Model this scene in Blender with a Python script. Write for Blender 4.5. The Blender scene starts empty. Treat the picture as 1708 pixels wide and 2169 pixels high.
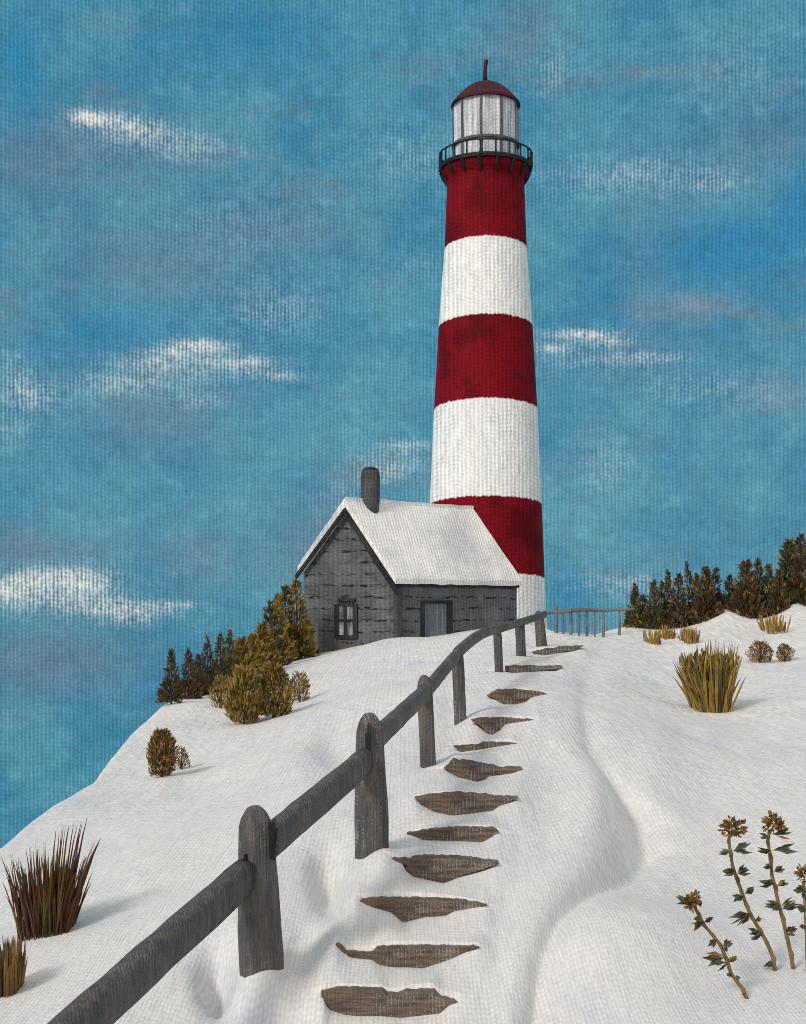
import bpy, math, random
import numpy as np
from mathutils import Vector, noise as mnoise

R = math.radians
random.seed(7)
C = bpy.context.scene.collection
scene = bpy.context.scene

# ------------------------------------------------------------------ camera
F = 2800.0            # focal length, in units of a 1708 px wide frame
HOR = 1290.0          # row of the horizon in that frame
EYE = 2.75
cam_d = bpy.data.cameras.new('camera')
cam = bpy.data.objects.new('camera', cam_d)
C.objects.link(cam)
cam.location = (0, 0, EYE)
cam.rotation_euler = (R(90), 0, 0)
cam_d.sensor_fit = 'HORIZONTAL'
cam_d.sensor_width = 36
cam_d.lens = 36 * F / 1708
cam_d.shift_y = (HOR - 1084.5) / 1708
cam_d.clip_end = 2000
scene.camera = cam

def pt(u, Y, d):
    return Vector(((u - 854) * d / F, d, EYE - (Y - HOR) * d / F))

# ------------------------------------------------------------------ node helpers
class V:
    """a float socket with arithmetic"""
    def __init__(s, nt, sock): s.nt, s.s = nt, sock
    def _m(s, op, o=None, o2=None):
        n = s.nt.nodes.new('ShaderNodeMath'); n.operation = op
        s.nt.links.new(s.s, n.inputs[0])
        for i, q in ((1, o), (2, o2)):
            if q is None: continue
            if isinstance(q, V): s.nt.links.new(q.s, n.inputs[i])
            else: n.inputs[i].default_value = q
        return V(s.nt, n.outputs[0])
    def __add__(s, o): return s._m('ADD', o)
    __radd__ = __add__
    def __sub__(s, o): return s._m('SUBTRACT', o)
    def __mul__(s, o): return s._m('MULTIPLY', o)
    __rmul__ = __mul__
    def __truediv__(s, o): return s._m('DIVIDE', o)
    def __rsub__(s, o): return (s * -1.0) + o
    def sin(s): return s._m('SINE')
    def cos(s): return s._m('COSINE')
    def exp(s): return s._m('EXPONENT')
    def floor(s): return s._m('FLOOR')
    def fract(s): return s._m('FRACT')
    def abs(s): return s._m('ABSOLUTE')
    def sqrt(s): return s._m('SQRT')
    def log2(s): return s._m('LOGARITHM', 2.0)
    def atan2(s, o): return s._m('ARCTAN2', o)
    def pow(s, o): return s._m('POWER', o)
    def max(s, o): return s._m('MAXIMUM', o)
    def min(s, o): return s._m('MINIMUM', o)
    def step(s, a, b):
        n = s.nt.nodes.new('ShaderNodeMapRange'); n.interpolation_type = 'SMOOTHSTEP'
        s.nt.links.new(s.s, n.inputs['Value'])
        n.inputs['From Min'].default_value = a; n.inputs['From Max'].default_value = b
        return V(s.nt, n.outputs['Result'])
def const(nt, v):
    n = nt.nodes.new('ShaderNodeValue'); n.outputs[0].default_value = v
    return V(nt, n.outputs[0])
def xyz(nt, sock):
    n = nt.nodes.new('ShaderNodeSeparateXYZ'); nt.links.new(sock, n.inputs[0])
    return [V(nt, o) for o in n.outputs]
def vec(nt, *c):
    n = nt.nodes.new('ShaderNodeCombineXYZ')
    for i, q in enumerate(c):
        if isinstance(q, V): nt.links.new(q.s, n.inputs[i])
        else: n.inputs[i].default_value = q
    return n.outputs[0]
def noise(nt, v, scale=1.0, detail=2.0, rough=.5):
    n = nt.nodes.new('ShaderNodeTexNoise')
    nt.links.new(v, n.inputs['Vector'])
    n.inputs['Scale'].default_value = scale
    n.inputs['Detail'].default_value = detail
    n.inputs['Roughness'].default_value = rough
    return V(nt, n.outputs['Fac'])
def mix(nt, f, a, b, blend='MIX'):
    n = nt.nodes.new('ShaderNodeMix'); n.data_type = 'RGBA'; n.blend_type = blend
    if isinstance(f, V): nt.links.new(f.s, n.inputs[0])
    else: n.inputs[0].default_value = f
    for i, q in ((6, a), (7, b)):
        if isinstance(q, tuple): n.inputs[i].default_value = (*q, 1)
        elif isinstance(q, V): nt.links.new(q.s, n.inputs[i])
        else: nt.links.new(q, n.inputs[i])
    return n.outputs[2]
def scale_col(nt, col, f):
    n = nt.nodes.new('ShaderNodeVectorMath'); n.operation = 'SCALE'
    nt.links.new(col, n.inputs[0])
    if isinstance(f, V): nt.links.new(f.s, n.inputs['Scale'])
    else: n.inputs['Scale'].default_value = f
    return n.outputs[0]
TAU = 2 * math.pi
def weave(nt, u, v, jit=.16, wu=.26, wv=.11):
    """plain canvas weave, u and v in thread counts -> 0..1 height; every thread wanders and has its own phase"""
    p = vec(nt, u, v * .6, 0.0)
    j1 = noise(nt, p, .45, 3, .65) - .5
    j2 = noise(nt, vec(nt, v * .6, u, 3.7), .5, 3, .65) - .5
    u2 = u + j1 * (jit * 3.0); v2 = v + j2 * (jit * 3.0)
    col_ = (u2 + .5).floor()
    wn = nt.nodes.new('ShaderNodeTexWhiteNoise'); wn.noise_dimensions = '1D'
    nt.links.new(col_.s, wn.inputs['W'])
    par = (col_ * .5 + V(nt, wn.outputs['Value']) * .8) * TAU
    amp = noise(nt, vec(nt, u, v, 8.1), .35, 2, .6) * 1.3 + .35
    h = ((u2 * TAU).cos() * wu + (v2 * TAU + par).cos() * wv) * amp
    fib = noise(nt, vec(nt, u * 1.5, v * .55, 5.5), 1.0, 3, .75) - .5      # loose fibres and brush hairs
    return h + (j1 + j2) * .35 + fib * 1.25 + .5

# ------------------------------------------------------------------ world and sun
SUN_EL, SUN_AZ = 34.0, -140.0      # azimuth of the sun itself, clockwise from +Y (view direction)
world = bpy.data.worlds.new('World'); scene.world = world
world.use_nodes = True
nt = world.node_tree; nt.nodes.clear()
tc = nt.nodes.new('ShaderNodeTexCoord')
x, y, z = xyz(nt, tc.outputs['Generated'])
az = x.atan2(y); el = z.atan2((x * x + y * y).sqrt())
U = az * F + 854.0                 # angles counted in 1/2800 rad
W = 1290.0 - el * F
sky_w = weave(nt, U / 7.9, W / 8.3, .12, .28, .10)
p = vec(nt, U / 300.0, W / 260.0, 0.0)
n1 = noise(nt, p, 1.3, 4, .6)
n2 = noise(nt, vec(nt, U / 420.0, W / 150.0, 5.0), 1.5, 4, .62)
n3 = noise(nt, vec(nt, U / 9.0, W / 14.0, 2.0), 1.0, 2, .6)
n4 = noise(nt, vec(nt, U / 60.0, W / 40.0, 9.0), 1.0, 3, .6)
n5 = noise(nt, vec(nt, (U + W * .4) / 46.0, (W - U * .1) / 16.0, 4.0), 1.0, 4, .7)
deep, mid_, grey, pale = (.048, .222, .345), (.088, .290, .388), (.130, .235, .295), (.190, .380, .445)
col = mix(nt, n1.step(.36, .66), deep, mid_)
col = mix(nt, n2.step(.52, .74) * .75, col, grey)
col = mix(nt, n4.step(.55, .8) * .35, col, pale)
def puffs(lst):
    tot = None
    for (u, Y, rx, ry, a) in lst:
        aa = math.atan((u - 854) / F); ee = math.atan((HOR - Y) / math.hypot(F, u - 854))
        du = (U - (854 + aa * F)) / rx; dv = (W - (HOR - ee * F)) / ry
        g = ((du * du + dv * dv) * -1.0).exp() * a
        tot = g if tot is None else tot + g
    return tot
greyf = puffs([(80, 330, 130, 90, .8), (70, 1165, 150, 30, .9), (330, 560, 190, 70, .7), (100, 1400, 200, 70, .9), (620, 480, 160, 60, .5), (700, 1180, 160, 60, .6), (1380, 560, 80, 200, .4),
               (1620, 300, 120, 80, .5), (330, 330, 160, 60, .4), (330, 900, 140, 60, .6), (700, 1110, 90, 60, .5),
               (1120, 40, 70, 60, .6)])
deepf = puffs([(1540, 530, 150, 65, 1.1), (1700, 430, 60, 70, .9), (520, 80, 200, 60, .6), (1200, 1250, 60, 40, .8),
               (450, 1430, 150, 70, .6), (250, 700, 150, 50, .6), (1290, 640, 40, 60, .5), (40, 150, 60, 110, .8)])
col = mix(nt, (greyf * (n4 + .35)).min(.8), col, (.125, .200, .285))
col = mix(nt, (deepf * (n4 + .45)).min(.85), col, (.020, .205, .385))
pinkf = puffs([(1475, 648, 75, 22, .5), (1640, 830, 80, 40, .35), (420, 1180, 70, 50, .35)])
col = mix(nt, (pinkf * (n4 + .4)).min(.6), col, (.230, .265, .340))
white = puffs([(185, 250, 38, 15, .95), (280, 268, 75, 20, .6), (285, 295, 110, 30, .26), (410, 312, 75, 26, .40), (250, 245, 60, 10, .3),
               (425, 730, 62, 13, .85), (370, 745, 60, 14, .45), (520, 768, 75, 16, .58), (590, 796, 60, 12, .42), (400, 780, 130, 40, .36), (250, 815, 90, 24, .45), (310, 770, 80, 16, .3), (420, 845, 60, 18, .28),
               (60, 840, 80, 26, .42), (30, 790, 50, 40, .3), (20, 900, 70, 40, .22),
               (100, 1222, 85, 24, .60), (185, 1230, 70, 30, .55), (60, 1262, 110, 34, .42), (190, 1275, 90, 30, .35), (285, 1290, 105, 18, .60), (270, 1315, 60, 14, .40), (15, 1250, 50, 36, .5), (370, 1280, 50, 8, .35),
               (1230, 708, 75, 12, .85), (1300, 725, 50, 10, .55), (1370, 758, 80, 12, .48), (1165, 738, 45, 12, .55), (1240, 760, 120, 30, .24), (1330, 372, 160, 34, .36), (1520, 388, 60, 28, .30),
               (830, 988, 80, 30, .40), (860, 945, 60, 14, .45), (800, 1010, 40, 14, .3), (575, 655, 110, 55, .30), (1285, 985, 55, 50, .26), (1170, 150, 36, 44, .28),
               (1340, 1235, 110, 24, .42), (870, 330, 90, 60, .22), (500, 480, 160, 60, .16), (1500, 820, 150, 40, .2), (900, 560, 100, 30, .14), (730, 1060, 60, 40, .22), (1560, 150, 120, 70, .16)])
wf = (white * .98).min(.85) * (n3 * .60 + n5 * .50 + (sky_w - .5) * .35 + white * .25).step(.42, .95)
col = mix(nt, wf, col, (.74, .73, .69))
col = scale_col(nt, col, ((sky_w - .5) * .62 + 1.0) * ((n5 - .5) * .45 + (n4 - .5) * .35 + 1.0))
# unseen bright cloud added overhead and behind the viewer as soft neutral fill light
fill_cloud = (z * 1.1 - y * 1.0 + (noise(nt, tc.outputs['Generated'], 2.5, 4, .6) - .5) * .5).step(-.15, .55)
col = mix(nt, fill_cloud, col, (.69, .685, .675))
nish = nt.nodes.new('ShaderNodeTexSky'); nish.sky_type = 'NISHITA'; nish.sun_disc = False
nish.sun_elevation = R(SUN_EL); nish.sun_rotation = R(SUN_AZ)
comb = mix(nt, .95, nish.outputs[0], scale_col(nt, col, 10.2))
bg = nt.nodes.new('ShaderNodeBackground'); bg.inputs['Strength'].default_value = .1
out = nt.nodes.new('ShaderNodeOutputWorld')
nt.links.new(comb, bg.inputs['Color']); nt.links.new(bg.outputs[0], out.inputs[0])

sun_d = bpy.data.lights.new('sun', 'SUN'); sun_d.energy = 2.0; sun_d.angle = R(11.0)
sun_d.color = (1.0, .935, .865)
sun = bpy.data.objects.new('sun', sun_d); C.objects.link(sun)
sdir = Vector((math.sin(R(SUN_AZ)) * math.cos(R(SUN_EL)), math.cos(R(SUN_AZ)) * math.cos(R(SUN_EL)), math.sin(R(SUN_EL))))
sun.rotation_euler = sdir.to_track_quat('Z', 'Y').to_euler()
sun.location = sdir * 100
scene.view_settings.view_transform = 'Standard'
scene.view_settings.look = 'None'
scene.view_settings.gamma = 1
scene.view_settings.exposure = 0.0
scene.cycles.filter_width = 1.0

# ------------------------------------------------------------------ materials
def new_mat(name):
    m = bpy.data.materials.new(name); m.use_nodes = True
    b = m.node_tree.nodes['Principled BSDF']
    b.inputs['Roughness'].default_value = .7
    b.inputs['Specular IOR Level'].default_value = .25
    return m, m.node_tree, b
def objco(nt):
    t = nt.nodes.new('ShaderNodeTexCoord'); return t.outputs['Object']
def add_bump(nt, b, h, dist, strength=1.0):
    n = nt.nodes.new('ShaderNodeBump'); n.inputs['Distance'].default_value = dist
    n.inputs['Strength'].default_value = strength
    nt.links.new(h.s, n.inputs['Height']); nt.links.new(n.outputs[0], b.inputs['Normal'])
def paint(name, c1, c2=None, d=20., show=None, show_amt=0., streak=(1, 1, 1), bump=.5, nscale=1.0, wcol=.30, rough=.65):
    """brushed paint on canvas grain: two tones brushed together, thread pitch for things about d metres off"""
    m, nt, b = new_mat(name)
    P = .0028 * d
    o = objco(nt); X, Y, Z = xyz(nt, o)
    w = weave(nt, (X + Y * .35) / P, Z / (P * 1.04))
    n = noise(nt, vec(nt, X * streak[0], Y * streak[1], Z * streak[2]), nscale / P / 9, 4, .6)
    c = mix(nt, n.step(.38, .64), c1, c2 or tuple(q * .7 for q in c1))
    if show:
        n2 = noise(nt, vec(nt, X, Y, Z), .9 / P / 9, 3, .6)
        pits = ((.5 - w) * 2.0 + (n2 - .5) * 2.4).step(.55, .8)
        c = mix(nt, pits * show_amt, c, show)
    c = scale_col(nt, c, (w - .5) * (2 * wcol) + 1.0)
    nt.links.new(c, b.inputs['Base Color'])
    b.inputs['Roughness'].default_value = rough
    add_bump(nt, b, w * .8 + n * .9, P * .45, bump)
    return m

SNOWC = (.80, .785, .76)
def snow_material():
    m, nt, b = new_mat('snow')
    g = nt.nodes.new('ShaderNodeNewGeometry')
    X, Y, Z = xyz(nt, g.outputs['Position'])
    L = (Y.max(3.0) / 10.0).log2() * 2.0          # half-octave bands of thread pitch, coarser on the far ground
    k = L.floor(); t = L.fract().step(.3, .7)
    def layer(kk):
        s = const(nt, 2.0).pow(kk * .5)
        return weave(nt, X / (s * .031), Y / (s * s * .080), .20, .15, .12)
    w = layer(k) * (1.0 - t) + layer(k + 1.0) * t
    n1 = noise(nt, vec(nt, X, Y * .6, Z), .55, 4, .6)
    n2 = noise(nt, vec(nt, X, Y * .30, Z), 3.2, 5, .65)
    n3 = noise(nt, vec(nt, X + Y * .3, Y * .12, Z), 1.3, 4, .6)
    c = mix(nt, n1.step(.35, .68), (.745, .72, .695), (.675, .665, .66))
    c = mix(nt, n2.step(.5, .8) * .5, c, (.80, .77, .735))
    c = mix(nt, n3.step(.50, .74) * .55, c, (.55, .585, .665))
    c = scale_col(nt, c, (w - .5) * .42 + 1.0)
    nt.links.new(c, b.inputs['Base Color'])
    b.inputs['Roughness'].default_value = .6
    b.inputs['Specular IOR Level'].default_value = .2
    dist = (Y.max(4.0) / 10.0)
    bn = nt.nodes.new('ShaderNodeBump'); bn.inputs['Strength'].default_value = .42
    nt.links.new((dist * .016).s, bn.inputs['Distance'])
    nt.links.new((w * .6 + n2 * 5.0).s, bn.inputs['Height'])
    nt.links.new(bn.outputs[0], b.inputs['Normal'])
    return m
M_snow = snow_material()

# ------------------------------------------------------------------ object helpers
class MB:
    def __init__(s): s.v, s.f, s.m = [], [], []
    def add(s, vs, fs, mi=0):
        o = len(s.v); s.v += [tuple(q) for q in vs]
        s.f += [tuple(i + o for i in f) for f in fs]; s.m += [mi] * len(fs)
    def ring_loft(s, rings, mi=0, cap=True, closed=True):
        n = len(rings[0]); vs = [p for r in rings for p in r]; fs = []
        for i in range(len(rings) - 1):
            for j in range(n if closed else n - 1):
                a, b_ = i * n + j, i * n + (j + 1) % n
                fs.append((a, b_, b_ + n, a + n))
        if cap:
            fs.append(tuple(range(n - 1, -1, -1))); fs.append(tuple((len(rings) - 1) * n + j for j in range(n)))
        s.add(vs, fs, mi)
    def tube(s, pts, radii, n=6, mi=0):
        pts = [Vector(p) for p in pts]; rings = []
        for i, p in enumerate(pts):
            t = (pts[min(i + 1, len(pts) - 1)] - pts[max(i - 1, 0)]).normalized()
            a = t.cross(Vector((0, 1, 0)))
            if a.length < .05: a = t.cross(Vector((1, 0, 0)))
            a.normalize(); b_ = t.cross(a)
            r = radii[i] if isinstance(radii, (list, tuple)) else radii
            rings.append([p + (a * math.cos(TAU * k / n) + b_ * math.sin(TAU * k / n)) * r for k in range(n)])
        s.ring_loft(rings, mi)
    def lathe(s, prof, n=48, mi=0, cx=0, cy=0, cap=True):
        s.ring_loft([[(cx + r * math.cos(TAU * k / n), cy + r * math.sin(TAU * k / n), zz) for k in range(n)] for r, zz in prof], mi, cap)
    def prism(s, a, b_, mi=0):
        """closed solid between two matching polygons"""
        n = len(a)
        fs = [tuple(range(n)), tuple(range(2 * n - 1, n - 1, -1))]
        fs += [(i, i + n, (i + 1) % n + n, (i + 1) % n) for i in range(n)]
        s.add(list(a) + list(b_), fs, mi)
    def leaf(s, p, d, L, w, mi=0, bend=.15):
        d = Vector(d).normalized(); a = d.cross(Vector((random.uniform(-1, 1), random.uniform(-1, 1), random.uniform(-1, 1))))
        if a.length < .01: a = Vector((1, 0, 0))
        a.normalize(); nn = d.cross(a)
        m = p + d * L * .5
        s.add([p, m + a * w * .5 + nn * w * bend, p + d * L, m - a * w * .5 + nn * w * bend, m - nn * w * .18],
              [(0, 1, 4), (1, 2, 4), (2, 3, 4), (3, 0, 4)], mi)
    def build(s, name, mats, parent=None, smooth=False, fix=True):
        me = bpy.data.meshes.new(name); me.from_pydata(s.v, [], s.f)
        for m in (mats if isinstance(mats, (list, tuple)) else [mats]): me.materials.append(m)
        me.polygons.foreach_set('material_index', s.m)
        if smooth: me.polygons.foreach_set('use_smooth', [True] * len(s.f))
        me.validate()
        if fix:
            import bmesh
            bm = bmesh.new(); bm.from_mesh(me); bmesh.ops.recalc_face_normals(bm, faces=bm.faces); bm.to_mesh(me); bm.free()
        o = bpy.data.objects.new(name, me); C.objects.link(o)
        if parent: o.parent = parent
        return o
def tag(o, label, cat, group=None):
    o['label'] = label; o['category'] = cat
    if group: o['group'] = group
    return o
def thing(name, label, cat, loc=(0, 0, 0), group=None):
    o = bpy.data.objects.new(name, None); C.objects.link(o); o.location = loc
    o.empty_display_size = .2
    return tag(o, label, cat, group)
def fb(p, f=1.0, amp=1.0):
    return amp * mnoise.fractal(Vector(p) * f, .6, 2.0, 3)

# ------------------------------------------------------------------ terrain
CTRL = [  # column, row, distance of known spots of the dune
    (556, 2067, 9.7), (785, 1826, 12.5), (905, 1625, 16.8), (975, 1532, 21), (1056, 1422, 29.4), (1106, 1391, 33), (1146, 1371, 37),
    (1110, 1328, 45), (1180, 1338, 44), (1260, 1345, 44),
    (650, 1394, 56), (750, 1374, 55), (842, 1350, 54), (920, 1352, 54.5), (1000, 1338, 56), (1095, 1320, 57),
    (1340, 1331, 46), (1450, 1320, 46), (1540, 1293, 46), (1600, 1302, 46), (1690, 1284, 46), (1900, 1265, 46), (2400, 1240, 46),
    (1500, 1520, 26), (1700, 1480, 27), (1230, 1500, 22), (1420, 1420, 34), (1660, 1395, 36), (1230, 1650, 16.6), (1450, 1700, 17),
    (1650, 1750, 16), (1350, 1850, 13.4), (1190, 1905, 11.6), (1590, 2119, 9.7), (1690, 2060, 10.3), (1400, 2000, 11), (1150, 2100, 9.6),
    (900, 2169, 9), (555, 2169, 9.2), (200, 2169, 9), (0, 2050, 10.6), (100, 1980, 11.3), (0, 1800, 16), (-500, 1830, 14.5), (300, 1800, 14.5),
    (200, 1657, 22), (345, 1642, 22.5), (350, 1494, 34), (450, 1462, 39), (560, 1525, 30), (640, 1400, 54), (650, 1485, 33),
    (700, 1508, 26), (500, 1700, 17.5), (650, 1700, 15.5), (2000, 1750, 15), (2000, 1500, 26), (2400, 1900, 12)]
NEAR = [(u, 4.2, -2.82) for u in (-900, -300, 300, 900, 1500, 2100, 2600)]
cu = np.array([c[0] / 500. for c in CTRL] + [c[0] / 500. for c in NEAR])
cl = np.array([math.log(c[2]) * 1.6 for c in CTRL] + [math.log(c[1]) * 1.6 for c in NEAR])
cz = np.array([-(c[1] - HOR) * c[2] / F for c in CTRL] + [c[2] for c in NEAR])
def tps_k(r2): return np.where(r2 > 1e-12, .5 * r2 * np.log(np.maximum(r2, 1e-12)), 0)
n_ = len(cu)
K = tps_k((cu[:, None] - cu[None]) ** 2 + (cl[:, None] - cl[None]) ** 2) + np.eye(n_) * .004
Pm = np.stack([np.ones(n_), cu, cl], 1)
A = np.zeros((n_ + 3, n_ + 3)); A[:n_, :n_] = K; A[:n_, n_:] = Pm; A[n_:, :n_] = Pm.T
sol = np.linalg.solve(A, np.concatenate([cz, np.zeros(3)]))
def tps(u, d):
    u = np.asarray(u, float); d = np.asarray(d, float)
    a, b_ = u / 500., np.log(d) * 1.6
    z_ = sol[n_] + sol[n_ + 1] * a + sol[n_ + 2] * b_
    for i in range(n_):
        z_ = z_ + sol[i] * tps_k((a - cu[i]) ** 2 + (b_ - cl[i]) ** 2)
    return z_
DSU = [-1500, -900, -500, 0, 200, 350, 450, 560, 640, 1085, 1110, 1170, 1260, 1340, 2800]
DSD = [12.5, 13, 14.5, 16, 22, 34, 40, 50, 66, 66, 50, 44, 44, 47, 47]
def dsil(u): return np.interp(u, DSU, DSD)

# outlines of the plank steps, from two enlargements of the stair
A6 = lambda L: [(438.9 + .4111 * a, 1448.2 + .4111 * b_) for a, b_ in L]
A8 = lambda L: [(833.8 + .2569 * a, 1255.1 + .2569 * b_) for a, b_ in L]
STEPS = [
    A6([(590, 1575), (700, 1560), (900, 1565), (930, 1588), (975, 1592), (1020, 1575), (1170, 1570), (1210, 1610), (1320, 1625), (1250, 1650), (1200, 1700), (1000, 1720), (900, 1705), (760, 1700), (700, 1690), (640, 1670), (610, 1640)]),
    A6([(645, 1325), (690, 1338), (720, 1372), (850, 1378), (880, 1350), (1000, 1345), (1250, 1345), (1400, 1345), (1330, 1370), (1280, 1400), (1200, 1440), (1120, 1475), (960, 1465), (890, 1455), (850, 1425), (740, 1418), (690, 1380)]),
    A6([(770, 1105), (850, 1098), (1100, 1100), (1300, 1108), (1440, 1130), (1380, 1140), (1270, 1170), (1230, 1200), (1120, 1215), (1010, 1250), (950, 1190), (860, 1160), (800, 1130)]),
    A6([(915, 888), (1050, 898), (1120, 885), (1300, 890), (1500, 915), (1420, 945), (1300, 980), (1220, 1018), (1130, 1000), (1060, 985), (1020, 950), (1030, 922), (960, 907)]),
    A6([(1030, 765), (1150, 745), (1280, 735), (1480, 738), (1500, 755), (1470, 780), (1420, 815), (1280, 810), (1110, 805), (1080, 785)]),
    A6([(1070, 580), (1150, 565), (1280, 555), (1420, 565), (1500, 578), (1600, 580), (1510, 615), (1470, 650), (1340, 675), (1265, 685), (1170, 660), (1110, 620)]),
    A6([(1220, 430), (1270, 385), (1340, 395), (1470, 415), (1500, 428), (1620, 430), (1580, 450), (1450, 470), (1430, 490), (1390, 503), (1300, 480), (1250, 450)]),
    A6([(1270, 320), (1400, 310), (1420, 298), (1590, 303), (1600, 315), (1500, 327), (1400, 340), (1310, 344)]),
    A8([(640, 1050), (720, 1030), (900, 1025), (1200, 1045), (1100, 1062), (920, 1085), (870, 1150), (800, 1185), (740, 1130), (700, 1080)]),
    A8([(770, 850), (850, 800), (1000, 790), (1130, 805), (1280, 835), (1140, 865), (1090, 910), (1000, 930), (900, 925), (850, 880)]),
    A8([(920, 600), (1100, 598), (1390, 605), (1350, 630), (1150, 648), (980, 662), (920, 645)]),
    A8([(1140, 490), (1240, 462), (1420, 440), (1560, 435), (1480, 470), (1350, 492), (1240, 528), (1150, 522)]),
]
def solve_d(u, Y, lo=5., hi=None, fn=None):
    fn = fn or (lambda a, b_: tps(a, b_))
    ds = np.linspace(lo, hi or float(dsil(u)), 900)
    Yg = HOR - fn(np.full_like(ds, u), ds) * F / ds
    idx = np.where(Yg <= Y)[0]
    return float(ds[idx[0]]) if len(idx) else float(ds[np.argmin(Yg)])
SI = []
for o in STEPS:
    us = [q[0] for q in o]; ys = [q[1] for q in o]
    uc = sum(us) / len(us); ym = .5 * (min(ys) + max(ys))
    d = solve_d(uc, ym)
    grid = np.arange(500., 1400., 4.); tp = np.full_like(grid, 1e9); bt = np.full_like(grid, -1e9)
    for (u0, y0), (u1, y1) in zip(o, o[1:] + o[:1]):
        lo_, hi_ = min(u0, u1), max(u0, u1)
        k_ = (grid >= lo_ - 1e-6) & (grid <= hi_ + 1e-6)
        yy = y0 + (y1 - y0) * (grid[k_] - u0) / ((u1 - u0) if abs(u1 - u0) > 1e-6 else 1e-6)
        tp[k_] = np.minimum(tp[k_], yy); bt[k_] = np.maximum(bt[k_], yy)
    ok = (tp < 1e8) & (bt > -1e8)
    gu_ = np.concatenate([[grid[ok][0] - 45], grid[ok], [grid[ok][-1] + 45]])
    gt_ = np.concatenate([[0], (ym - tp[ok]) * d / F, [0]]); gb_ = np.concatenate([[0], (bt[ok] - ym) * d / F, [0]])
    SI.append(dict(gu=gu_, gt=gt_, gb=gb_, u=uc, y=ym, d=d, h=(max(ys) - min(ys)) * d / F, l=min(us), r=max(us)))
for i in range(1, len(SI)):
    SI[i]['d'] = max(SI[i]['d'], SI[i - 1]['d'] + .35)
SD = np.array([s['d'] for s in SI]); SH = np.array([s['h'] for s in SI])
SL = np.array([s['l'] for s in SI]); SR = np.array([s['r'] for s in SI])
def sstep(a, b_, v):
    t = np.clip((v - a) / (b_ - a), 0, 1); return t * t * (3 - 2 * t)
# ridge line between the trodden path and the hollow on its right (column, row), with the depth of the hollow
GRO = [(1285, 1350, .02, 20), (1252, 1400, .05, 20), (1236, 1500, .10, 22), (1252, 1590, .16, 28), (1300, 1660, .24, 34), (1350, 1730, .36, 44), (1356, 1790, .36, 46),
       (1310, 1850, .30, 40), (1235, 1900, .20, 28), (1172, 1975, .15, 24), (1140, 2050, .12, 22), (1125, 2169, .12, 22), (1120, 2400, .10, 22)]
# hollows scooped beside the posts: column, row, half widths, depth
HOL = [(462, 2062, 36, 40, .34), (694, 1850, 34, 45, .24), (720, 1560, 55, 50, .32), (800, 1500, 70, 22, .14), (955, 1490, 22, 40, .08), (640, 2010, 30, 40, .07)]
# soft mounds
MOU = [(556, 2096, 95, 34, .13), (788, 1846, 46, 20, .08), (1260, 1760, 55, 90, .12), (1330, 2010, 160, 70, .22), (1480, 1980, 160, 60, .10), (1300, 1420, 60, 60, .10), (1610, 1650, 140, 60, .12),
       (420, 1500, 60, 14, .12), (1390, 1600, 70, 90, .10), (352, 1655, 60, 10, .06), (1110, 1790, 60, 140, .03), (1010, 2000, 120, 30, .0),
       (1545, 1296, 34, 20, .22), (1683, 1290, 30, 20, .22), (1330, 1340, 45, 22, .10), (1500, 1560, 40, 30, .08)]
HOLd = [(u, Y, a, b_, h, solve_d(u, Y)) for u, Y, a, b_, h in HOL]
MOUd = [(u, Y, a, b_, h, solve_d(u, Y)) for u, Y, a, b_, h in MOU]
GROd = [(u, Y, h, w_, solve_d(u, min(Y, 2700), lo=4.5)) for u, Y, h, w_ in GRO]
gd = np.array([q[4] for q in GROd]); go = np.argsort(gd)
gd = gd[go]; gu = np.array([q[0] for q in GROd])[go]; gh = np.array([q[2] for q in GROd])[go]; gw = np.array([q[3] for q in GROd])[go]
def dY(Y, d): return max((Y - HOR) / d, 8.0)     # rows per metre of distance at a spot
def relief(u, d):
    """height above the eye plane, with all relief, before the far drop"""
    z_ = tps(u, d)
    # stair
    saw = np.zeros_like(z_)
    for i_, s_ in enumerate(SI):
        prev = SD[i_ - 1] if i_ else SD[0] - .9
        nxt = SD[i_ + 1] if i_ + 1 < len(SD) else SD[-1] + 2.5
        kb = np.clip(1 - (d - SD[i_]) / (nxt - SD[i_]), 0, 1) * (d >= SD[i_])
        kf = np.clip((d - prev) / (SD[i_] - prev), 0, 1) ** 1.3 * (d < SD[i_])
        saw = saw + kb * np.interp(u, s_['gu'], s_['gt'], 0, 0) - kf * np.interp(u, s_['gu'], s_['gb'], 0, 0)
    z_ = z_ + saw
    # groove on the right of the path
    uu = np.interp(d, gd, gu); hh = np.interp(d, gd, gh); ww = np.interp(d, gd, gw)
    q = (u - uu) / ww
    z_ = z_ - hh * np.exp(-np.where(q < 0, (q * 1.8) ** 2, (q * .75) ** 2)) * .68
    z_ = z_ + .4 * hh * np.exp(-((q + 2.2) * .8) ** 2)
    for sgn, lst in ((-1, HOLd), (1, MOUd)):
        for (u0, Y0, a, b_, h, d0) in lst:
            dd = b_ / dY(Y0, d0)
            z_ = z_ + sgn * h * np.exp(-((u - u0) / a) ** 2 - ((d - d0) / dd) ** 2)
    xw = (u - 854) * d / F
    z_ = z_ + .018 * np.sin(xw * 1.7 + d * .5) * np.sin(d * .9 - xw * .6 + 1) + .010 * np.sin(xw * 4.1 - d * 1.3) * np.sin(d * 2.1 + xw * 1.1)
    return z_
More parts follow.
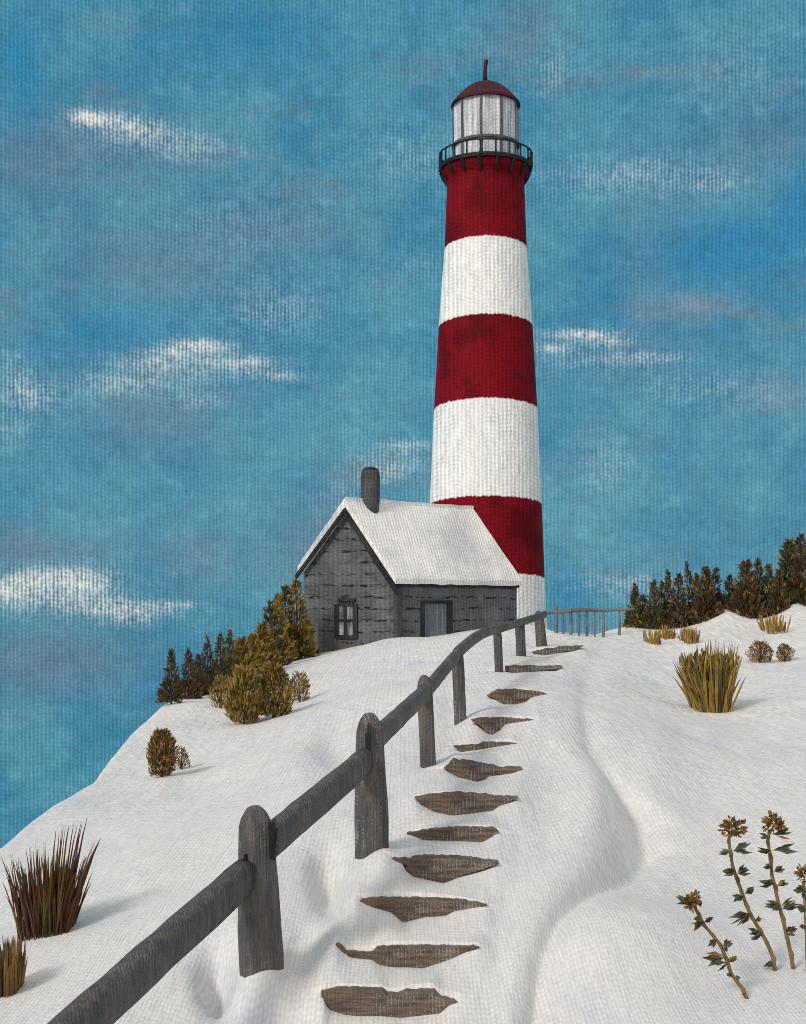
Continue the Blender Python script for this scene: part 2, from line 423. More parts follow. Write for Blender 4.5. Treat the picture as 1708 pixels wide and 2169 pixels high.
def height(u, d):
    u = np.asarray(u, float); d = np.asarray(d, float)
    ds = dsil(u); over = np.maximum(d - ds, 0)
    zs = relief(u, np.minimum(d, ds))
    m = zs / ds
    lim = .9
    k = .035
    drop = np.where(over < lim / (2 * k), k * over ** 2, k * (lim / (2 * k)) ** 2 + lim * (over - lim / (2 * k)))
    z_ = zs + m * over - drop
    low = -70.0
    z_ = np.where(z_ < low + 4, low + 4 - 4 * (1 - np.exp(-(low + 4 - z_) / 4.)), z_)
    return z_ + EYE
def gz(u, d): return float(height(np.array([u]), np.array([d]))[0])
def spot(u, Y, lo=5.):
    d = solve_d(u, Y, lo, fn=lambda a, b_: height(a, b_) - EYE)
    return d, Vector(((u - 854) * d / F, d, gz(u, d)))

us = np.concatenate([np.arange(-1400, -100, 30), np.arange(-100, 1820, 8), np.arange(1820, 2700, 30)]).astype(float)
dd = np.concatenate([np.geomspace(4.2, 45, 470), np.geomspace(45, 190, 110)[1:]])
# extra rows at the risers so that they stay crisp
dd = np.unique(np.concatenate([dd] + [[s - .012, s + .012] for s in SD]))
UU, DD = np.meshgrid(us, dd)
ZZ = height(UU, DD)
XX = (UU - 854) * DD / F
nr, nc = UU.shape
verts = np.stack([XX.ravel(), DD.ravel(), ZZ.ravel()], 1)
ii = (np.arange(nr - 1)[:, None] * nc + np.arange(nc - 1)[None]).ravel()
faces = np.stack([ii, ii + 1, ii + nc + 1, ii + nc], 1)
me = bpy.data.meshes.new('snowy_ground')
me.from_pydata(verts.tolist(), [], faces.tolist())
me.polygons.foreach_set('use_smooth', [True] * len(faces))
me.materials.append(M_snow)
ground = bpy.data.objects.new('snowy_ground', me); C.objects.link(ground)
ground['kind'] = 'structure'

# ------------------------------------------------------------------ lighthouse
TD = 94.0; TU = 1029.0; PX = TD / F
base = Vector(((TU - 854) * TD / F, TD, gz(TU, TD)))
def lz(Y): return EYE + (HOR - Y) * PX - base.z
def tower_material():
    m, nt, b = new_mat('striped_tower_paint')
    X, Y, Z = xyz(nt, objco(nt)); P = .003 * TD
    w = weave(nt, X / P, Z / P)
    nz = noise(nt, vec(nt, X, Y, Z * .3), 3.0, 3, .6)
    n2 = noise(nt, vec(nt, X, Y, Z), .45, 4, .6)
    n3 = noise(nt, vec(nt, X, Y, Z * .35), 1.6, 4, .65)
    Zj = Z + Y * .085 + (nz - .5) * .30 + (w - .5) * .07
    edges = [lz(q) for q in (530, 694, 869, 1070, 1227)]
    E = [Zj.step(q - .06, q + .06) for q in edges]
    red = E[0] + (E[2] - E[1]) + (E[4] - E[3])
    redc = mix(nt, n2.step(.40, .66), (.185, .002, .008), (.100, .0015, .005))
    redc = mix(nt, n3.step(.58, .80) * .7, redc, (.42, .005, .009))
    whc = mix(nt, n3.step(.4, .7), (.83, .815, .78), (.75, .74, .72))
    c = mix(nt, red.min(1.0).max(0.0), whc, redc)
    c = scale_col(nt, c, (w - .5) * .55 + 1.0)
    nt.links.new(c, b.inputs['Base Color'])
    b.inputs['Roughness'].default_value = .7; b.inputs['Specular IOR Level'].default_value = .1
    add_bump(nt, b, w * .8 + n3 * 1.2, .11, .5)
    return m
lh = thing('lighthouse', 'tall red and white striped lighthouse with grey lantern room, standing behind the cottage', 'lighthouse', base)
mb = MB()
prof = [(4.75, -1.5)]
for Y, hw in ((1340, 131), (1300, 128), (1220, 124.5), (1060, 118), (862, 109), (688, 99), (524, 87), (450, 84), (400, 82), (385, 83), (372, 90), (362, 93.5)):
    prof.append((hw * PX, lz(Y)))
prof2 = []
for (r0, z0), (r1, z1) in zip(prof, prof[1:]):
    for k in range(4): prof2.append((r0 + (r1 - r0) * k / 4, z0 + (z1 - z0) * k / 4))
prof2.append(prof[-1])
mb.lathe(prof2, 64)
mb.build('tower', tower_material(), lh, smooth=True)
M_black = paint('black_iron_paint', (.008, .008, .009), (.018, .019, .021), TD)
M_lant = paint('grey_lantern_paint', (.64, .65, .66), (.40, .42, .44), TD, streak=(4, 4, .35), nscale=2)
M_lantfr = paint('dark_grey_mullion_paint', (.10, .105, .115), (.06, .06, .07), TD)
M_dome = paint('dark_red_dome_paint', (.058, .004, .010), (.028, .004, .008), TD)
zd = lz(362)
mb = MB(); mb.lathe([(3.0, zd + .01), (3.28, zd + .01), (3.30, zd + .2), (3.30, zd + .28), (2.2, zd + .30)], 64)
mb.build('gallery_deck', M_black, lh)
# lantern room: ten sided, pale glazed panels between dark bars
rl = 69 * PX; zl0 = zd + .29; zl1 = lz(225)
NS = 10
mb = MB()
ang = [TAU * (k + .18) / NS for k in range(NS)]
mb.ring_loft([[(rl * math.cos(a), rl * math.sin(a), zz) for a in ang] for zz in np.linspace(zl0, zl1, 7)])
lr = mb.build('lantern_room', M_lant, lh)
for a in ang:
    mb = MB()
    c_ = Vector((rl * math.cos(a), rl * math.sin(a), 0)); t_ = Vector((-math.sin(a), math.cos(a), 0)); r_ = Vector((math.cos(a), math.sin(a), 0))
    pr = [c_ + t_ * .085 + r_ * .055, c_ - t_ * .085 + r_ * .055, c_ - t_ * .085 - r_ * .05, c_ + t_ * .085 - r_ * .05]
    w1 = [random.uniform(-.03, .03) for _ in range(5)]
    mb.ring_loft([[q + t_ * w1[i] + Vector((0, 0, zl0 + (zl1 - zl0) * i / 4)) for q in pr] for i in range(5)])
    mb.build('mullion', M_lantfr, lr)
mb = MB(); rr = rl + .1
mb.lathe([(rl - .02, zl0 + 1.32), (rr, zl0 + 1.34), (rr, zl0 + 1.5), (rl - .02, zl0 + 1.52)], NS * 4)
mb.build('sill_ring', M_lantfr, lr)
# dome with drooping eave
re_ = 73.5 * PX
mb = MB()
ze = lz(226)
dome = [(rl - .3, ze + .14), (re_ - .04, ze - .05), (re_, ze + .02), (re_ - .02, ze + .14)]
for k in range(1, 10):
    a = k / 9 * math.pi / 2
    dome.append((max(.02, (re_ - .05) * (1 - k / 9)) if k < 9 else .16, ze + .14 + (lz(174) - ze - .14) * (1 - (1 - k / 9) ** 2.1)))
dome += [(.14, lz(173)), (.03, lz(171))]
mb.lathe(dome, 48)
mb.build('dome_roof', M_dome, lh, smooth=True)
mb = MB(); mb.tube([(0, 0, lz(176)), (-.05, 0, lz(160)), (-.02, 0, lz(142)), (.06, 0, lz(127))], [.17, .14, .13, .15], 8)
mb.build('lightning_rod', M_dome, lh, smooth=True)
# gallery railing
rg = 97 * PX; zr0 = zd + .2; zr1 = lz(328)
mb = MB()
def hoop(mb, r, zz, th):
    n = 72
    rings = []
    for k in range(n + 1):
        a = TAU * k / n; wob = fb((math.cos(a) * 2, math.sin(a) * 2, zz), 1, .03)
        c_ = Vector((math.cos(a), math.sin(a), 0))
        rings.append([c_ * (r + th * math.cos(q)) + Vector((0, 0, zz + wob + th * math.sin(q))) for q in (0, TAU / 5, 2 * TAU / 5, 3 * TAU / 5, 4 * TAU / 5)])
    mb.ring_loft(rings, cap=False)
hoop(mb, rg, zr1, .062)
rail = mb.build('railing', M_black, lh)
for k in range(20):
    a = TAU * (k + .5) / 20
    big = k % 5 == 4 or k in (0, 9, 10, 19)
    th = random.uniform(.05, .075) if not big else .13
    mb = MB(); c_, s_ = math.cos(a), math.sin(a)
    rb = rg - .02
    mb.tube([(rb * c_, rb * s_, zd + .12), (rb * c_, rb * s_, (zr0 + zr1) / 2), (rb * c_, rb * s_, zr1)], [th * 1.15, th * .8, th], 6)
    mb.build('baluster', M_black, rail)
for k in range(16):
    a = TAU * (k + .5) / 16
    mb = MB(); c_, s_ = math.cos(a), math.sin(a)
    r0, r1 = 97 * PX, 84 * PX
    mb.tube([(r0 * c_, r0 * s_, zd + .05), ((r0 * .55 + r1 * .45) * c_, (r0 * .55 + r1 * .45) * s_, zd - .35), (r1 * c_, r1 * s_, zd - .85)], [.11, .13, .06], 6)
    mb.build('bracket', M_black, lh)

# ------------------------------------------------------------------ cottage
HD = 57.0
GL = Vector(((645 - 854) * 58.5 / F, 58.5, 0)); NC = Vector(((842 - 854) * 56 / F, 56, 0)); RC = Vector(((1095 - 854) * 60.5 / F, 60.5, 0))
a_ = GL - NC; b_ = RC - NC
zbase = -.9
hroot = NC + a_ * .5 + b_ * .5; hroot.z = zbase + 1.4
house = thing('cottage', 'weathered grey cottage with snow covered roof and stubby chimney, in front of the striped tower', 'house', hroot)
def L(p): return p - hroot
zEr, zEl, zAp = EYE + 1.20, EYE + 1.62, EYE + 4.36
def Pg(s, zz, t=0.): q = NC + a_ * s + b_ * t; return L(Vector((q.x, q.y, zz)))     # s along the gable, t along the long wall
def wall_material():
    m, nt, b = new_mat('grey_shingle_paint')
    X, Y, Z = xyz(nt, objco(nt)); P = .003 * HD
    w = weave(nt, (X + Y * .3) / P, Z / P)
    n1 = noise(nt, vec(nt, X, Y, Z), .9, 4, .6)
    n2 = noise(nt, vec(nt, X * 1.6, Y * 1.6, Z * 5.0), 2.2, 3, .6)
    n3 = noise(nt, vec(nt, X, Y, Z * .6), .35, 2, .5)
    c = mix(nt, n1.step(.38, .66), (.088, .089, .097), (.140, .142, .154))
    c = mix(nt, n3.step(.55, .75) * .6, c, (.075, .095, .12))
    row = ((Z + (n1 - .5) * .28) / .50).fract()
    line = (row - .5).abs().step(.15, .05) * n2.step(.46, .56) * noise(nt, vec(nt, X, Y, Z), .7, 2).step(.34, .5)
    c = mix(nt, line, c, (.008, .008, .010))
    c = scale_col(nt, c, (w - .5) * .6 + 1.0)
    nt.links.new(c, b.inputs['Base Color'])
    add_bump(nt, b, w + line * -1.2, .09, .5)
    return m
M_wall = wall_material()
M_trim = paint('dark_timber_paint', (.012, .012, .014), (.03, .03, .034), HD)
M_roof = paint('roof_snow', (.79, .77, .74), (.52, .52, .525), HD, nscale=.3, wcol=.26, bump=.35)
M_chim = paint('chimney_grey_paint', (.075, .075, .08), (.045, .045, .05), HD)
M_chimtop = paint('chimney_soot', (.014, .014, .016), (.03, .03, .03), HD)
M_door = paint('blue_grey_door_paint', (.15, .18, .205), (.09, .11, .125), HD, streak=(5, 5, .5), nscale=1.5)
M_pane = paint('grey_window_pane', (.34, .34, .345), (.09, .09, .10), HD, streak=(3, 3, .6), nscale=2, rough=.25)
zb = zbase - .6
mb = MB()
g0 = [Pg(1, zb), Pg(0, zb), Pg(0, zEr), Pg(.5, zAp), Pg(1, zEl)]
g1 = [Pg(1, zb, 1), Pg(0, zb, 1), Pg(0, zEr, 1), Pg(.5, zAp, 1), Pg(1, zEl, 1)]
mb.prism(g0, g1)
mb.build('wall', M_wall, house)
# roof: two snowy slabs with a wavy lower lip
def slab(s0, z0, s1, z1, name, over_s, th=.30):
    """from ridge (s0,z0) to eave (s1,z1)"""
    mb = MB(); n = 26; m_ = 10
    top, bot = [], []
    ds_, dz_ = (s1 - s0), (z1 - z0)
    for i in range(m_ + 1):
        f = i / m_ * (1 + over_s)
        rt, rb = [], []
        for j in range(n + 1):
            t = -.035 + 1.065 * j / n
            q = Pg(s0 + ds_ * f, z0 + dz_ * f, t)
            sag = fb((q.x, q.y, q.z), .8, .035)
            lip = fb((j * .5, i * .01, 3), 1, .05) if i == m_ else 0
            rt.append(q + Vector((0, 0, th + sag + (-.05 if i in (m_,) else 0)))) 
            rb.append(q + Vector((0, 0, .035 + lip)))
        top.append(rt); bot.append(rb)
    W_ = n + 1
    vs = [p for r in top for p in r] + [p for r in bot for p in r]; o = (m_ + 1) * W_
    fs = []
    for i in range(m_):
        for j in range(n):
            k = i * W_ + j
            fs.append((k, k + 1, k + W_ + 1, k + W_)); fs.append((o + k, o + k + W_, o + k + W_ + 1, o + k + 1))
    for i in range(m_):
        for k in (i * W_, i * W_ + n): fs.append((k, k + W_, o + k + W_, o + k))
    for j in range(n):
        for k in (j, m_ * W_ + j): fs.append((k, k + 1, o + k + 1, o + k))
    mb.add(vs, fs)
    return mb
mbr = slab(.5, zAp, 0, zEr, 'roof', .055)
mbl = slab(.5, zAp, 1, zEl, 'roof', .05, .46)
mbr.add(mbl.v, mbl.f)
roof = mbr.build('roof', M_roof, house, smooth=False)
# dark barge boards under the gable snow
outn = Vector((a_.y, -a_.x, 0)).normalized()
if outn.y > 0: outn = -outn
for (s0, z0, s1, z1, bw) in ((.5, zAp, -.05, zEr - .30, .36), (.5, zAp, 1.04, zEl - .12, .24)):
    mb = MB(); r0, r1 = [], []
    for i in range(9):
        f = i / 8; q = Pg(s0 + (s1 - s0) * f, z0 + (z1 - z0) * f, -.037)
        wd = bw + fb((f * 6, s1, 0), 1, .07)
        ring = [q + Vector((0, 0, .0)) + outn * .0, q + Vector((0, 0, .0)) + outn * .08, q - Vector((0, 0, wd)) + outn * .08, q - Vector((0, 0, wd)) + outn * .0]
        r0.append(ring)
    mb.ring_loft(r0)
    mb.build('bargeboard', M_trim, house)
outw = Vector((b_.y, -b_.x, 0)).normalized()
if outw.y > 0: outw = -outw
mb = MB(); rings = []
for i in range(14):
    t = -.01 + 1.02 * i / 13; q = Pg(0, zEr, t); wd = .24 + fb((t * 9, 0, 5), 1, .07)
    rings.append([q + outw * .012 + Vector((0, 0, -.0)), q + outw * .10, q + outw * .10 - Vector((0, 0, wd)), q + outw * .012 - Vector((0, 0, wd))])
mb.ring_loft(rings); mb.build('eave_board', M_trim, house)
mb = MB()
ringc = lambda zz: [Pg(0, zz) + outn * .07 + a_.normalized() * .16, Pg(0, zz) + outn * .07 + outw * .04, Pg(0, zz) + outw * .07 + b_.normalized() * .2, Pg(0, zz) + outw * -.1]
mb.ring_loft([ringc(zb), ringc(zEr - .3)])
mb.build('corner_board', paint('corner_paint', (.05, .052, .06), (.075, .08, .09), HD), house)
# chimney on the ridge
ct = .16; q = Pg(.5, zAp, ct)
kx = q.y + hroot.y; hw = 20.5 * kx / F
cm = MB()
zc1 = EYE + (HOR - 990) * kx / F - hroot.z; zc0 = q.z - .3
cm.lathe([(hw * .86, zc0), (hw * .93, zc0 + .5), (hw, zc0 + .95), (hw * 1.0, zc1 - .42), (hw * .93, zc1 - .20), (hw * .86, zc1 - .14)], 20, 0, q.x, q.y)
ch = cm.build('chimney', M_chim, roof, smooth=True)
cm = MB(); cm.lathe([(hw * .80, zc1 - .15), (hw * .86, zc1 - .13), (hw * .62, zc1 - .02), (hw * .3, zc1 + .02)], 20, 0, q.x, q.y)
cm.build('chimney_cap', M_chimtop, ch, smooth=True)
# window in the gable: find s for a column, z for a row
def gable_at(u, Y, A0, dirv):
    k = (u - 854) / F
    s_ = (k * A0.y - A0.x) / (dirv.x - k * dirv.y)
    p_ = A0 + dirv * s_
    return s_, Vector((p_.x, p_.y, EYE + (HOR - Y) * p_.y / F))
def on_wall(u, Y, A0, dirv, out_, off):
    s_, p_ = gable_at(u, Y, A0, dirv); return L(p_) + out_ * off
def plate(mb, rect, A0, dirv, out_, o0, o1, jit=0.):
    u0, u1, y0, y1 = rect
    cs = [(u0, y1), (u1, y1), (u1, y0), (u0, y0)]
    cs = [(u + random.uniform(-jit, jit), y + random.uniform(-jit, jit)) for u, y in cs]
    mb.prism([on_wall(u, y, A0, dirv, out_, o1) for u, y in cs], [on_wall(u, y, A0, dirv, out_, o0) for u, y in cs])
mb = MB()
for r in ((711, 719, 1280, 1352), (750, 759, 1279, 1352), (719, 750, 1276, 1284), (719, 750, 1345, 1353), (731, 737, 1284, 1345), (719, 731, 1311, 1317), (737, 750, 1311, 1317), (718, 755, 1268, 1274)):
    plate(mb, r, NC, a_, outn, -.02, .09, 1.)
win = mb.build('window', M_trim, house)
mb = MB(); plate(mb, (718, 751, 1283, 1346), NC, a_, outn, .004, .045)
mb.build('pane', M_pane, win)
mb = MB(); plate(mb, (899, 945, 1279, 1400), NC, b_, outw, .004, .06)
door = mb.build('door', M_door, house)
mb = MB()
plate(mb, (945.5, 956, 1277, 1400), NC, b_, outw, .0, .11, .5); plate(mb, (890, 956, 1272, 1278.5), NC, b_, outw, .0, .10, .8); plate(mb, (890, 898.5, 1279, 1400), NC, b_, outw, .0, .08, .5)
mb.build('door_frame', M_trim, door)

# ------------------------------------------------------------------ handrail fence beside the steps
FROOT = Vector(((556 - 854) * 9.7 / F, 9.7, gz(556, 9.7)))
fence = thing('wooden_fence', 'heavy grey timber post and rail fence climbing beside the snowy steps', 'fence', FROOT)
SNOWPIT = (.62, .61, .60)
def wood(d, i, dark=1.):
    return paint('weathered_timber_paint', (.066 * dark, .065 * dark, .067 * dark), (.115 * dark, .100 * dark, .088 * dark), d, SNOWPIT, .30 if i else .18, streak=(3.0, 3.0, .5), nscale=1.4, bump=.6)
POSTS = [  # top column, base column, top row, base row, top width, base width, distance
    (541, 558, 1707, 2070, 74, 100, 9.7), (783, 790, 1510, 1826, 56, 76, 12.5), (899, 910, 1430, 1624, 34, 36, 16.8), (969, 978, 1370, 1534, 27, 28, 21),
    (1054, 1059, 1334, 1424, 19, 19, 29.4), (1101, 1106, 1310, 1391, 22, 22, 33), (1141, 1151, 1294, 1373, 20, 24, 37)]
for i, (ut, ub, yt, yb, wt, wb, d) in enumerate(POSTS):
    mb = MB(); top = pt(ut, yt, d) - FROOT; bot = pt(ub, yb, d) - FROOT
    bot.z = min(bot.z, gz(ub, d) - FROOT.z) - .35
    rot = R(20) if i < 2 else R(12)
    rings = []
    for f in list(np.linspace(0, .86, 9)) + [.9, .94, .97, .99, 1.0]:
        c_ = bot.lerp(top, f)
        wpx = wb + (wt - wb) * max(0, (f - .45) / .55)
        r_ = wpx * d / F / 2
        k = 1.0 if f < .88 else math.sqrt(max(0.03, 1 - ((f - .88) / .125) ** 2))
        ring = []
        for q in range(16):
            a = TAU * q / 16 + .2
            ca, sa = math.cos(a), math.sin(a)
            sq = (abs(ca) ** 5 + abs(sa) ** 5) ** (-1 / 5)
            px_, py_ = ca * sq * .86, sa * sq * .80
            p_ = Vector((px_ * math.cos(rot) - py_ * math.sin(rot), px_ * math.sin(rot) + py_ * math.cos(rot), 0)) * r_ * k
            nn = fb((p_.x * 9 + i, p_.y * 9, f * 14), 1.0, .045)
            ring.append(c_ + p_ * (1 + nn))
        rings.append(ring)
    mb.ring_loft(rings)
    po = mb.build('post', wood(d, i), fence, smooth=True)
    if i < 2:     # dark mortises where the rails enter
        for (mu, my, rw, rh, dz) in ([(524, 1850, 9, 44, -.10), (582, 1776, 8, 40, -.02)] if i == 0 else [(781, 1575, 6, 42, -.02)]):
            mb = MB(); r_ = wb * d / F / 2
            # find the face: step towards the eye from the post axis
            c_ = pt(mu, my, d) - FROOT
            side = (c_.x - bot.lerp(top, .6).x) / r_
            c_.y -= r_ * (.93 - .30 * min(1, abs(side)))
            a0, b0 = [], []
            for q in range(14):
                a = TAU * q / 14; k = 1 + .25 * math.sin(q * 2.3)
                o_ = Vector((math.cos(a) * rw * k * d / F, 0, math.sin(a) * rh * k * d / F))
                a0.append(c_ + o_ + Vector((0, -.012, 0))); b0.append(c_ + o_ + Vector((0, .10, 0)))
            mb.prism(a0, b0); mb.build('mortise', M_black, po)
RAILS = [  # start column,row,distance,thickness  -> end
    ((20, 2306, 7.0, 106), (524, 1852, 9.62, 74)), ((560, 1793, 9.75, 70), (775, 1611, 12.4, 56)), ((790, 1571, 12.5, 46), (900, 1468, 16.7, 36)),
    ((902, 1466, 16.8, 32), (970, 1384, 21, 25)), ((968, 1384, 21, 25), (1056, 1334, 29.4, 19)), ((1050, 1335, 29.4, 18), (1154, 1302, 37, 15))]
for i, ((u0, y0, d0, t0), (u1, y1, d1, t1)) in enumerate(RAILS):
    p0 = pt(u0, y0, d0) - FROOT; p1 = pt(u1, y1, d1) - FROOT
    ax = (p1 - p0).normalized(); side = ax.cross(Vector((0, 0, 1))).normalized(); up = side.cross(ax)
    mb = MB(); rings = []; n = 15
    for k in range(n):
        f = k / (n - 1); c_ = p0.lerp(p1, f)
        if i == 4: c_.z += .10 * math.sin(math.pi * f)
        r_ = (t0 + (t1 - t0) * f) * (d0 + (d1 - d0) * f) / F / 2
        ring = []
        for q in range(12):
            a = TAU * q / 12 + .2; ca, sa = math.cos(a), math.sin(a); sq = (abs(ca) ** 4 + abs(sa) ** 4) ** -.25
            nn = 1 + fb((f * 8 + i * 3, ca, sa), 1.2, .055)
            ring.append(c_ + side * (ca * sq * r_ * .62 * nn) + up * (sa * sq * r_ * .98 * nn))
        rings.append(ring)
    mb.ring_loft(rings)
    mb.build('rail', wood((d0 + d1) / 2, i, .92), fence, smooth=True)
# thin fence along the crest behind the path
d = 43.0
b2 = Vector(((1160 - 854) * d / F, d, gz(1160, d)))
ff = thing('wooden_fence', 'thin dark post and rail fence along the crest between the tower and the right shrubs', 'fence', b2)
Mf = paint('thin_fence_paint', (.10, .105, .105), (.16, .17, .175), 43., (.10, .28, .42), .0, nscale=2)
for u, yt, yb, w_ in ((1178, 1284, 1365, 9), (1209, 1288, 1362, 8), (1243, 1290, 1352, 6), (1278, 1290, 1350, 7), (1312, 1290, 1350, 6), (1193, 1291, 1358, 5), (1226, 1292, 1352, 5), (1260, 1293, 1350, 4)):
    mb = MB(); r_ = w_ * d / F / 2
    mb.tube([pt(u, yb + 25, d) - b2, pt(u + 1, (yt + yb) / 2, d) - b2, pt(u, yt, d) - b2], [r_, r_ * .9, r_ * .8], 7); mb.build('post', Mf, ff)
mb = MB(); r_ = 9 * d / F / 2
mb.tube([pt(u, y, d) - b2 for u, y in ((1150, 1299), (1190, 1296), (1230, 1292), (1280, 1293), (1345, 1290))], [r_, r_ * .9, r_, r_ * .8, r_ * .7], 7); mb.build('rail', Mf, ff)

# ------------------------------------------------------------------ plank steps
SHAPE = ['broad dark plank step with a bite of snow', 'long jagged plank step with upcurled left tip', 'long pointed plank step, widest of all', 'plank step with a thin tail on its left', 'flat narrow plank step',
         'wide lens shaped plank step', 'plank step thick at its left, thin right', 'very thin brown plank step', 'triangular plank step pointing down', 'short rounded plank step', 'straight thin grey plank step', 'thin broken plank step at the top']
ORD = ['lowest of the snowy path', 'second from the bottom', 'third from the bottom', 'fourth from the bottom', 'fifth from the bottom', 'sixth from the bottom', 'sixth from the top', 'fifth from the top', 'fourth from the top',
       'third from the top', 'second from the top', 'beside the last post']
for i, (o, s) in enumerate(zip(STEPS, SI)):
    d = s['d']; row = .009 * d
    zc = gz(s['u'], d) ; ctr = Vector(((s['u'] - 854) * d / F, d, float(tps(np.array([s['u']]), np.array([d]))[0]) + EYE))
    poly = []
    # refine the outline with small raggedness
    n = len(o)
    for k in range(n):
        (u0, y0), (u1, y1) = o[k], o[(k + 1) % n]
        m_ = max(1, int(math.hypot(u1 - u0, y1 - y0) / (6 * 1.)))
        for q in range(m_):
            f = q / m_; j = 0 if q == 0 else 1.0
            poly.append((u0 + (u1 - u0) * f + random.uniform(-1, 1) * j, y0 + (y1 - y0) * f + random.uniform(-1.3, 1.3) * j))
    df = d - max(.10, row)
    fr = [Vector(((u - 854) * d / F, df, EYE - (y - HOR) * d / F)) - ctr for u, y in poly]
    bk = [q + Vector((0, .06 + max(.10, row), 0)) for q in fr]
    fr = [Vector(q) for q in fr]
    mb = MB(); mb.prism(fr, bk)
    m = paint('brown_plank_paint', (.080, .060, .047), (.165, .122, .088) if i < 10 else (.15, .145, .14), d, SNOWPIT, .34, streak=(.5, 1, 5), nscale=2.2, bump=.6)
    st = mb.build('wooden_step', m); st.location = ctr
    tag(st, SHAPE[i] + ', ' + ORD[i], 'step', 'plank steps showing through the snow of the path')

# ------------------------------------------------------------------ vegetation
def leafmat(name, c, d=30.):
    m, nt, b = new_mat(name)
    X, Y, Z = xyz(nt, objco(nt))
    n = noise(nt, vec(nt, X, Y, Z), 40. / d * 2, 3, .6)
    nt.links.new(mix(nt, n.step(.35, .7), c, tuple(q * .55 for q in c)), b.inputs['Base Color'])
    b.inputs['Roughness'].default_value = .6
    return m
DBROWN = leafmat('dark_brown_leaves', (.105, .068, .034)); DGREEN = leafmat('dark_green_leaves', (.078, .088, .040))
OLIVE = leafmat('olive_leaves', (.36, .24, .05)); UMBER = leafmat('umber_leaves', (.27, .15, .042)); MAROON = leafmat('maroon_blades', (.105, .034, .020))
MOSS = leafmat('moss_green_blades', (.12, .11, .018)); BARK = leafmat('bark', (.045, .03, .02)); LGREEN = leafmat('grey_green_leaves', (.085, .115, .070)); TAN = leafmat('tan_stalk', (.24, .155, .06))
def shrub(name, label, cat, u, ytip, ybase, wpx, d, pal, group, n=230, form='cone', lean=0., zb=None, cut=0.):
    p0 = Vector(((u - 854) * d / F, d, gz(u, d))) if zb is None else zb
    px = d / F
    zbase_vis = EYE - (ybase - HOR) * px
    p0 = Vector((p0.x, p0.y, min(p0.z, zbase_vis) if form == 'cone' else p0.z))
    H = EYE - (ytip - HOR) * px - p0.z; Wd = wpx * px
    t_ = thing(name, label, cat, p0, group)
    mb = MB(); ln = lean * H
    mb.tube([(0, 0, -.25), (ln * .3, 0, H * .4), (ln * .9, 0, H * .93)], [Wd * .06, Wd * .045, Wd * .012], 6)
    if form != 'cone':
        for k in range(7):
            a = random.uniform(0, TAU); r = Wd * .4
            mb.tube([(0, 0, -.08), (math.cos(a) * r * .4, math.sin(a) * r * .3, H * .35), (math.cos(a) * r, math.sin(a) * r * .7, H * random.uniform(.6, .85))], [Wd * .02, Wd * .016, Wd * .006], 5)
    mb.build('trunk' if form == 'cone' else 'stem', BARK, t_)
    mb = MB(); seed = random.uniform(0, 99); n = int(n * (2.2 if form == 'cone' else 3.6))
    mats = [p for p, _ in pal]; wts = [w_ for _, w_ in pal]
    for k in range(n):
        a = random.uniform(0, TAU)
        if form == 'cone':
            t = random.uniform(cut, 1) ** 1.25
            if random.random() < .35: t = random.uniform(0, .42)
            env = (1 - t) ** .8 * (.72 + .42 * abs(math.sin(t * 8 + seed))) + .03
            if t < .42 and random.random() < .6: env = max(env, 1.15 * math.sqrt(max(0, 1 - (t / .5) ** 2)))
            rr_ = Wd * .5 * env * math.sqrt(random.uniform(.05, 1))
            lump = 1 + .35 * mnoise.noise(Vector((math.cos(a) * 1.5 + seed, math.sin(a) * 1.5, t * 4)))
            p_ = Vector((math.cos(a) * rr_ * lump + ln * t, math.sin(a) * rr_ * lump, t * H * .96 + .02 * H))
            dr = Vector((math.cos(a) * .55, math.sin(a) * .55, random.uniform(.1, 1.3)))
            Ls = Wd * random.uniform(.18, .42) * (1.0 - .45 * t); ws = Ls * random.uniform(.22, .45)
        else:
            t = random.uniform(0, 1)
            env = (math.sin(math.pi * min(1, .22 + t * .74)) ** .7)
            rr_ = Wd * .5 * env * math.sqrt(random.uniform(.02, 1))
            lump = 1 + .5 * mnoise.noise(Vector((math.cos(a) * 1.2 + seed, math.sin(a) * 1.2, t * 2.5)))
            p_ = Vector((math.cos(a) * rr_ * lump, math.sin(a) * rr_ * lump * .8, t * H * .9 * (.82 + .22 * lump)))
            dr = Vector((math.cos(a) * .5, math.sin(a) * .5, random.uniform(.2, 1.2)))
            Ls = H * random.uniform(.08, .17); ws = Ls * random.uniform(.2, .4)
        cl_ = mnoise.noise(p_ * (2.4 / Wd) + Vector((seed, 0, 0)))
        if cl_ < -.38 and random.random() < .6: continue          # gaps
        mi = random.choices(range(len(pal)), wts)[0]
        if cl_ > .2: mi = 0
        mb.leaf(p_, dr, Ls, ws, mi)
    if form != 'cone':
        for k in range(70):      # ragged upright ends breaking the outline
            a = random.uniform(0, TAU); r = Wd * .5 * random.uniform(.2, 1.05); hh_ = H * random.uniform(.1, .8) * (1 - .3 * r / Wd)
            mb.leaf(Vector((math.cos(a) * r, math.sin(a) * r * .8, hh_)), (math.cos(a) * .35, math.sin(a) * .3, 1), H * random.uniform(.14, .30), H * random.uniform(.02, .045), random.choice(range(len(mats))))
    if form == 'cone':
        for k in range(26):      # ragged upright twigs round the top
            t = random.uniform(.45, .97); a = random.uniform(0, TAU); r = Wd * .34 * (1 - t)
            mb.leaf(Vector((math.cos(a) * r + ln * t, math.sin(a) * r, t * H * .97)), (math.cos(a) * .22, math.sin(a) * .22, 1), H * random.uniform(.10, .2) * (1.35 - t), Wd * random.uniform(.06, .13), random.choice(range(len(mats))))
        mb.leaf(Vector((ln * .9, 0, H * .86)), (lean * .4, 0, 1), H * .15, Wd * .10, 0)
    mb.build('foliage', mats, t_, fix=False)
    return t_
